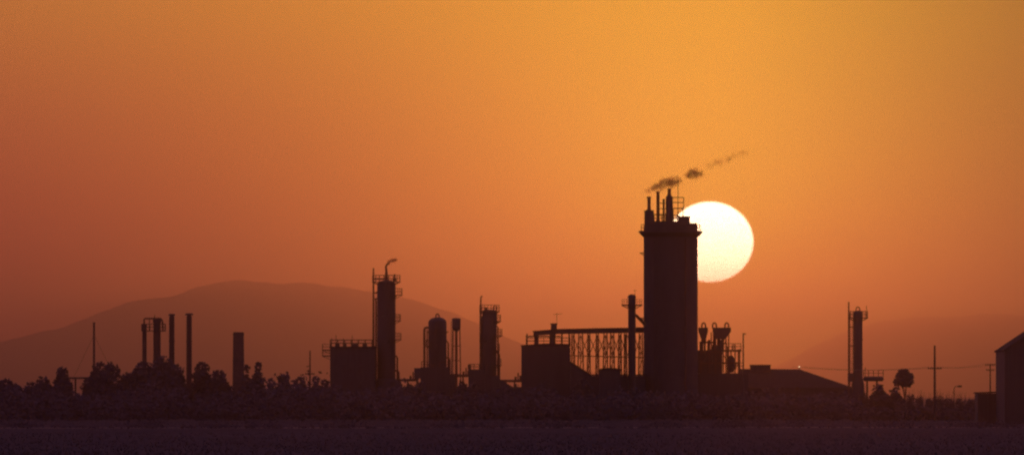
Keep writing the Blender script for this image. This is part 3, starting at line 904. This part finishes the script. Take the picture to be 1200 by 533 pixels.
# ------------------------------------------------------------------ gabled barn on the right edge
t = Thing('gabled_barn', 'large dark gabled barn with corrugated walls at the field edge', 'barn', 1225, 1210)
X, Z = t.X, t.Z
ze, zr = Z(411.2), Z(376)
MB().prism([(X(1172), 0), (X(1278), 0), (X(1278), ze), (X(1225), zr - 0.1), (X(1172), ze)], -11, 11).build('wall', 'sheet', t, smooth=False)
for sx in (-1, 1):
    e = X(1225) + sx * 54.6 * t.s
    f = sorted([(e, ze - 0.14), (0.0, zr + 0.0)])
    MB().prism([(f[0][0], f[0][1] + 0.02), (f[1][0], f[1][1] + 0.02), (f[1][0], f[1][1] + 0.2), (f[0][0], f[0][1] + 0.2)], -11.5, 11.5).build('roof_slope', 'roof', t, smooth=False)
for k in range(27):
    px = 1173.5 + k * 4
    zt_ = (zr - 0.3) - (zr - ze) * abs(px - 1225) / 53
    MB().box(X(px), X(px) + 0.06, -11.06, -11.0, 0.1, zt_).build('batten', 'sheet', t, smooth=False)
MB().box(X(1209), X(1241), -11.13, -11.0, 0.05, 4.6).build('door', 'rust', t, smooth=False)
t = Thing('low_shed', 'low flat shed leaning on the side of the gabled barn', 'shed', 1158, 1225)
X, Z = t.X, t.Z
MB().box(X(1144), X(1171), -4, 4, 0, Z(460.6)).build('wall', 'sheet', t, smooth=False)
MB().prism([(X(1142.5), Z(460.6) + 0.003), (X(1171), Z(460.0)), (X(1171), Z(458.2)), (X(1142.5), Z(459.3))], -4.3, 4.3).build('roof', 'roof', t, smooth=False)


# ------------------------------------------------------------------ trees, shrubs, weeds
def leaf_cloud(m, lobes, n, size, rng):
    """n leaf-clump quads spread through ellipsoid lobes, thicker towards the outside."""
    wts = [l[3] * l[4] * l[5] for l in lobes]
    for _ in range(n):
        l = rng.choices(lobes, wts)[0]
        while True:
            d = Vector((rng.uniform(-1, 1), rng.uniform(-1, 1), rng.uniform(-1, 1)))
            if 0.05 < d.length < 1:
                break
        d *= d.length ** -0.35
        d *= rng.uniform(0.9, 1.12)
        p = Vector((l[0] + d.x * l[3], l[1] + d.y * l[4], l[2] + d.z * l[5]))
        if p.z < 0.15:
            continue
        a = Vector((rng.gauss(0, 1), rng.gauss(0, 1), rng.gauss(0, 0.7))).normalized()
        b_ = a.cross(Vector((rng.gauss(0, 1), rng.gauss(0, 1), rng.gauss(0, 1)))).normalized()
        s = size * rng.uniform(0.5, 1.25)
        i = len(m.v)
        m.v += [tuple(p - a * s), tuple(p + b_ * s * 0.55), tuple(p + a * s), tuple(p - b_ * s * 0.55)]
        m.f.append((i, i + 1, i + 2, i + 3))


def tree(px, w, top, D, label, seed, flat=False, bare=0.0, name='tree', group='trees along the plant', dens=1.0, thin=1.0):
    rng = random.Random(seed)
    t = Thing(name, label, 'tree', px, D, group)
    h = t.Z(top)
    rw = w * t.s / 2
    z0 = max(h * bare, 0.2)
    ch = h - z0
    lobes = []
    n = 8 + int(rw * 2.2)
    for i in range(n):
        a = rng.uniform(0, 6.283)
        q = math.sqrt(rng.random()) * rw * 0.80
        zc = z0 + ch * rng.uniform(0.12, 0.76 if not flat else 0.84)
        rr = min(rw * rng.uniform(0.32, 0.5), ch * 0.34)
        if not flat:
            q *= 1.2 - 0.8 * (zc - z0) / ch
        rz = min(rr * rng.uniform(0.8, 1.15), h - zc)
        lobes.append((q * math.cos(a), q * math.sin(a), zc, rr, rr, rz))
    tz = min(rw * 0.5, ch * 0.35)
    lobes.append((rng.uniform(-.12, .12) * rw, 0, h - tz, rw * 0.5, rw * 0.5, tz))
    lobes.append((0, 0, z0 + ch * 0.42, rw * 0.85, rw * 0.85, ch * 0.42))
    m = MB()
    vol = sum(l[3] * l[4] * l[5] for l in lobes) * 4.2
    leaf_cloud(m, lobes, int(min(5200, max(700, vol * 26 * dens))), 0.40, rng)
    m.build('crown', 'leaf', t, smooth=False)
    b = MB()
    tr = (0.07 + 0.02 * h) * thin
    b.tube([(0, 0, 0), (rng.uniform(-.1, .1), 0, h * 0.3), (rng.uniform(-.2, .2), 0, h * 0.62)], [tr * 1.3, tr, tr * 0.5], 8)
    for l in lobes[:6]:
        zb = h * rng.uniform(0.2, 0.45)
        b.tube([(0, 0, zb), (l[0] * 0.5, l[1] * 0.5, (zb + l[2]) / 2 + 0.2), (l[0], l[1], l[2])], [tr * 0.5, tr * 0.35, tr * 0.12], 5)
    b.build('trunk', 'bark', t)
    return t


TREES = [
    (9, 33, 444, 1432, 'low rounded tree at the far end of the row beyond the pipe crossbeam'),
    (34, 19, 447, 1440, 'small tree filling the dip between two low rounded trees'),
    (52, 28, 442, 1436, 'low broad tree beside the taller tree by the pipe crossbeam'),
    (73, 24, 429.5, 1438, 'taller narrow tree next to the pipe crossbeam'),
    (150, 30, 436, 1446, 'sloping outer tree of the clump below the paired stacks'),
    (167, 36, 424, 1450, 'tree in front of the thinner of the paired stacks'),
    (188, 44, 416.5, 1444, 'highest tree of the clump, in front of the thicker paired stack'),
    (207, 26, 427, 1440, 'tree at the foot of the free-standing capped stack'),
    (237, 27, 424, 1442, 'rounded tree between the wide capped stack and the square chimney'),
    (257, 28, 434, 1436, 'lower tree leading down to the square chimney'),
    (289, 13, 427, 1450, 'narrow tree pressed against the square chimney'),
    (319, 16, 447, 1440, 'small tree in the gap beside the round topped tree'),
    (332, 22, 437.5, 1444, 'tree of middling height between the round topped tree and the slim pole'),
    (352, 18, 441, 1448, 'ragged tree left standing close to the slim utility pole'),
    (371, 14, 440.5, 1446, 'narrow tree at the foot of the slim utility pole'),
    (382, 14, 444, 1440, 'small tree under the catwalk stubs of the boiler house'),
    (480, 20, 449, 1450, 'ragged little tree between the broad column and the stepped platform'),
    (541, 14, 446, 1455, 'small tree at the foot of the elevated tank'),
    (494, 18, 447, 1448, 'small dense tree before the stepped process platform'),
    (556, 22, 447, 1450, 'dense low tree before the railed heater house'),
    (592, 26, 453, 1446, 'spreading low tree before the pipe rack by the silo block'),
    (618, 20, 456, 1440, 'low round tree before the corner of the silo block'),
    (682, 24, 443, 1452, 'dense tree before the lean-to shed'),
    (1030, 24, 450, 1440, 'spreading bushy tree under the horizontal drum'),
    (1049, 20, 453.5, 1445, 'bushy tree below the round topped lone tree'),
]
for i, (px, w, top, D, lab) in enumerate(TREES):
    tree(px, w * 1.2, top, D, lab, 100 + i)
tree(116, 45, 424.5, 1440, 'wide flat topped tree in front of the thin pipe mast', 77, flat=True)
tree(302, 18, 424.5, 1446, 'upright tree with a round head right of the square chimney', 78, bare=0.25)
tree(1060, 24, 432.5, 1452, 'lone round topped tree on a bare thin trunk near the slim column', 79, flat=True, bare=0.66, dens=2.2, thin=0.5)

SHRUBS = [
    (1078, 12, 461, 'ragged shrub in the gap between the lone round topped tree and the tall pole'),
    (1089, 13, 464, 'low shrub tucked against the warehouse side of the tall bare pole'),
    (1101, 12, 460, 'taller ragged shrub against the barn side of the tall bare pole'),
    (1112, 16, 461.5, 'broad shrub just before the post of the small street lamp'),
    (1126, 14, 463, 'ragged shrub under the head of the small street lamp'),
    (1137, 14, 466, 'lowest shrub, beside the low flat shed'),
    (1066, 14, 460, 'shrub under the crown of the lone round topped tree'),
    (1010, 16, 455, 'shrub at the foot of the solitary slim column'),
]
for i, (px, w, top, lab) in enumerate(SHRUBS):
    rng = random.Random(300 + i)
    t = Thing('shrub', lab, 'shrub', px, 1425 + 6 * (i % 4), 'ragged shrubs in the gap by the barn')
    h = t.Z(top)
    rw = w * t.s / 2
    m = MB()
    leaf_cloud(m, [(rng.uniform(-.6, .6) * rw, rng.uniform(-.5, .5) * rw, h * rng.uniform(.35, .62), rw * .55, rw * .55, h * .36) for _ in range(6)], 520, 0.24, rng)
    for _ in range(26):                        # twigs sticking out of the top
        x = rng.uniform(-rw, rw)
        m.tube([(x * 0.5, 0, h * .5), (x, rng.uniform(-.3, .3), h * rng.uniform(.85, 1.18))], [0.03, 0.012], 3, False)
    m.build('foliage', 'leaf', t, smooth=False)
    s_ = MB()
    for k in range(4):
        s_.tube([(0, 0, 0), (rng.uniform(-.5, .5) * rw, rng.uniform(-.3, .3), h * .6)], [0.05, 0.02], 5)
    s_.build('stem', 'bark', t)

# scrub: uncountable brush along the foot of the plant
rng = random.Random(11)
m = MB()
for i in range(900):
    D = rng.uniform(1330, 1478)
    px = rng.uniform(-25, 1140)
    s = K * D
    x = (px - 600) * s
    if 1000 < px:
        h = rng.uniform(1.2, 2.6)
    else:
        h = rng.uniform(2.2, 5.2) + 1.3 * max(0, math.sin(px * 0.043) + math.sin(px * 0.11 + 1) * 0.6) * rng.random()
        if px < 480:
            h *= 1.15
        if 310 < px < 392:
            h *= 1.2
    rw = h * rng.uniform(0.6, 1.0)
    leaf_cloud(m, [(x + rng.uniform(-.5, .5) * rw, D + rng.uniform(-.5, .5) * rw, h * rng.uniform(.3, .62), rw * .55, rw * .55, h * .38) for _ in range(3)], 95, 0.42, rng)
o = m.build('scrub', 'leaf', smooth=False)
o['kind'] = 'stuff'
o['label'] = 'dark brush along the foot of the plant'

# bushes at the road edge that break up the pale strip
m = MB()
for i in range(260):
    px = rng.uniform(-20, 1220)
    D = rng.uniform(1010, 1040) + (px - 600) * K * 1050 * 0.09
    x = (px - 600) * K * D
    h = rng.uniform(0.3, 1.0) * (1.3 if math.sin(px * 0.05) + math.sin(px * 0.021 + 2) > -0.5 else 0.35)
    leaf_cloud(m, [(x + rng.uniform(-1, 1), D, h * .45, h * 1.1, h * .8, h * .5) for _ in range(2)], 42, 0.17, rng)
o = m.build('roadside_brush', 'leaf', smooth=False)
o['kind'] = 'stuff'
# weeds of the fallow field
m = MB()
for i in range(15000):
    D = 540 + 760 * rng.random() ** 1.3
    x = rng.uniform(-0.066, 0.066) * D
    if 1036 < D - x * 0.09 < 1088:
        continue
    h = rng.uniform(0.08, 0.32) * (0.35 if 900 < D < 1040 else 1)
    for k in range(4):
        a = rng.uniform(0, 6.28)
        l = rng.uniform(0.1, 0.3)
        i0 = len(m.v)
        dx, dy = math.cos(a), math.sin(a)
        m.v += [(x - dy * .03, D + dx * .03, 0), (x + dy * .03, D - dx * .03, 0), (x + dx * l, D + dy * l, h * rng.uniform(.7, 1))]
        m.f.append((i0, i0 + 1, i0 + 2))
o = m.build('field_weeds', 'weed', smooth=False)
o['kind'] = 'stuff'


# ------------------------------------------------------------------ smoke
def smoke(name, blobs, dens, label, px, D, seed, scale=1.15):
    """A hull round a chain of soft puffs; the smoke thins towards each puff's rim and is torn by noise."""
    import bmesh
    s = K * D
    bm = bmesh.new()
    cs = []
    for (bx, by, bw, bh) in blobs:
        c = Vector(((bx - px) * s, 0, (HOR - by) * s))
        r = Vector((bw * s, bh * 1.2 * s, bh * s)) * 1.45
        cs.append((c, r))
        tmp = bmesh.new()
        bmesh.ops.create_icosphere(tmp, subdivisions=3, radius=1)
        for v in tmp.verts:
            v.co = Vector((c.x + v.co.x * r.x * 1.3, c.y + v.co.y * r.y * 1.3, c.z + v.co.z * r.z * 1.3))
        me = bpy.data.meshes.new('tmp')
        tmp.to_mesh(me)
        tmp.free()
        bm.from_mesh(me)
        bpy.data.meshes.remove(me)
    me = bpy.data.meshes.new(name)
    bm.to_mesh(me)
    bm.free()
    o = bpy.data.objects.new(name, me)
    sc.collection.objects.link(o)
    o.location = ((px - 600) * s, D, CAM_H)
    rm = o.modifiers.new('hull', 'REMESH')
    rm.mode = 'VOXEL'
    rm.voxel_size = 0.12
    m = bpy.data.materials.new(name + '_smoke')
    m.use_nodes = True
    n = m.node_tree
    n.nodes.clear()

    def math_(op, a, b_):
        q = n.nodes.new('ShaderNodeMath')
        q.operation = op
        for i, x in enumerate((a, b_)):
            if isinstance(x, (int, float)):
                q.inputs[i].default_value = x
            else:
                n.links.new(x, q.inputs[i])
        return q.outputs[0]

    v = n.nodes.new('ShaderNodeVolumePrincipled')
    v.inputs['Color'].default_value = (0.55, 0.20, 0.12, 1)
    v.inputs['Anisotropy'].default_value = 0.5
    tcn = n.nodes.new('ShaderNodeTexCoord')
    nz = n.nodes.new('ShaderNodeTexNoise')
    nz.inputs['Scale'].default_value = scale
    nz.inputs['Detail'].default_value = 4
    nz.inputs['Roughness'].default_value = 0.6
    mpn = n.nodes.new('ShaderNodeMapping')
    mpn.inputs['Location'].default_value = (seed * 3.1, 0, seed)
    n.links.new(tcn.outputs['Object'], mpn.inputs[0])
    n.links.new(mpn.outputs[0], nz.inputs['Vector'])
    tot = 0.0
    for c, r in cs:
        sub = n.nodes.new('ShaderNodeVectorMath')
        sub.operation = 'SUBTRACT'
        n.links.new(tcn.outputs['Object'], sub.inputs[0])
        sub.inputs[1].default_value = c
        mul = n.nodes.new('ShaderNodeVectorMath')
        mul.operation = 'DIVIDE'
        n.links.new(sub.outputs[0], mul.inputs[0])
        mul.inputs[1].default_value = r
        ln = n.nodes.new('ShaderNodeVectorMath')
        ln.operation = 'LENGTH'
        n.links.new(mul.outputs[0], ln.inputs[0])
        tot = math_('MAXIMUM', math_('SUBTRACT', 1.0, ln.outputs['Value']), tot)
    # soft rim + torn noise: density where rim + (noise - 0.5) stays above zero
    f = math_('ADD', tot, math_('MULTIPLY', math_('SUBTRACT', nz.outputs['Fac'], 0.56), 3.0))
    f = math_('MULTIPLY', math_('MAXIMUM', f, 0.0), dens)
    f = math_('MULTIPLY', f, math_('MINIMUM', math_('MULTIPLY', tot, 4.0), 1.0))
    n.links.new(f, v.inputs['Density'])
    out = n.nodes.new('ShaderNodeOutputMaterial')
    n.links.new(v.outputs[0], out.inputs['Volume'])
    o.data.materials.append(m)
    tag(o, label, 'smoke', 'smoke from the plant')
    return o


smoke('smoke_plume', [(761, 223.5, 5, 3.2), (766, 221.5, 7, 4.2), (773, 218.5, 8, 5), (780, 214, 8, 6), (787, 214, 7.5, 6.5), (793, 212.5, 6, 5)], 1.9, 'brown smoke streaming from the stacks on the tall tower', 762, 1500, 1)
smoke('smoke_puff', [(807, 205.5, 7, 4.5), (814, 203.5, 9, 6.2), (820, 203.5, 6, 4.5)], 1.6, 'dense round puff of brown smoke drifting off the tall tower', 813, 1499, 2)
smoke('smoke_wisp', [(832, 194, 7, 4), (842, 190.5, 9, 5), (852, 187, 9, 4.6), (862, 182.5, 8, 4), (870, 180, 8, 4.5)], 0.42, 'faint thin wisp trailing away beyond the dense puff', 850, 1498, 3)
smoke('vent_smoke', [(456.5, 307, 3, 2.2), (459.5, 305, 4, 3), (463, 304.4, 3, 2)], 4.5, 'short curl of smoke from the vent on the broad column', 456, 1510, 4, 1.6)
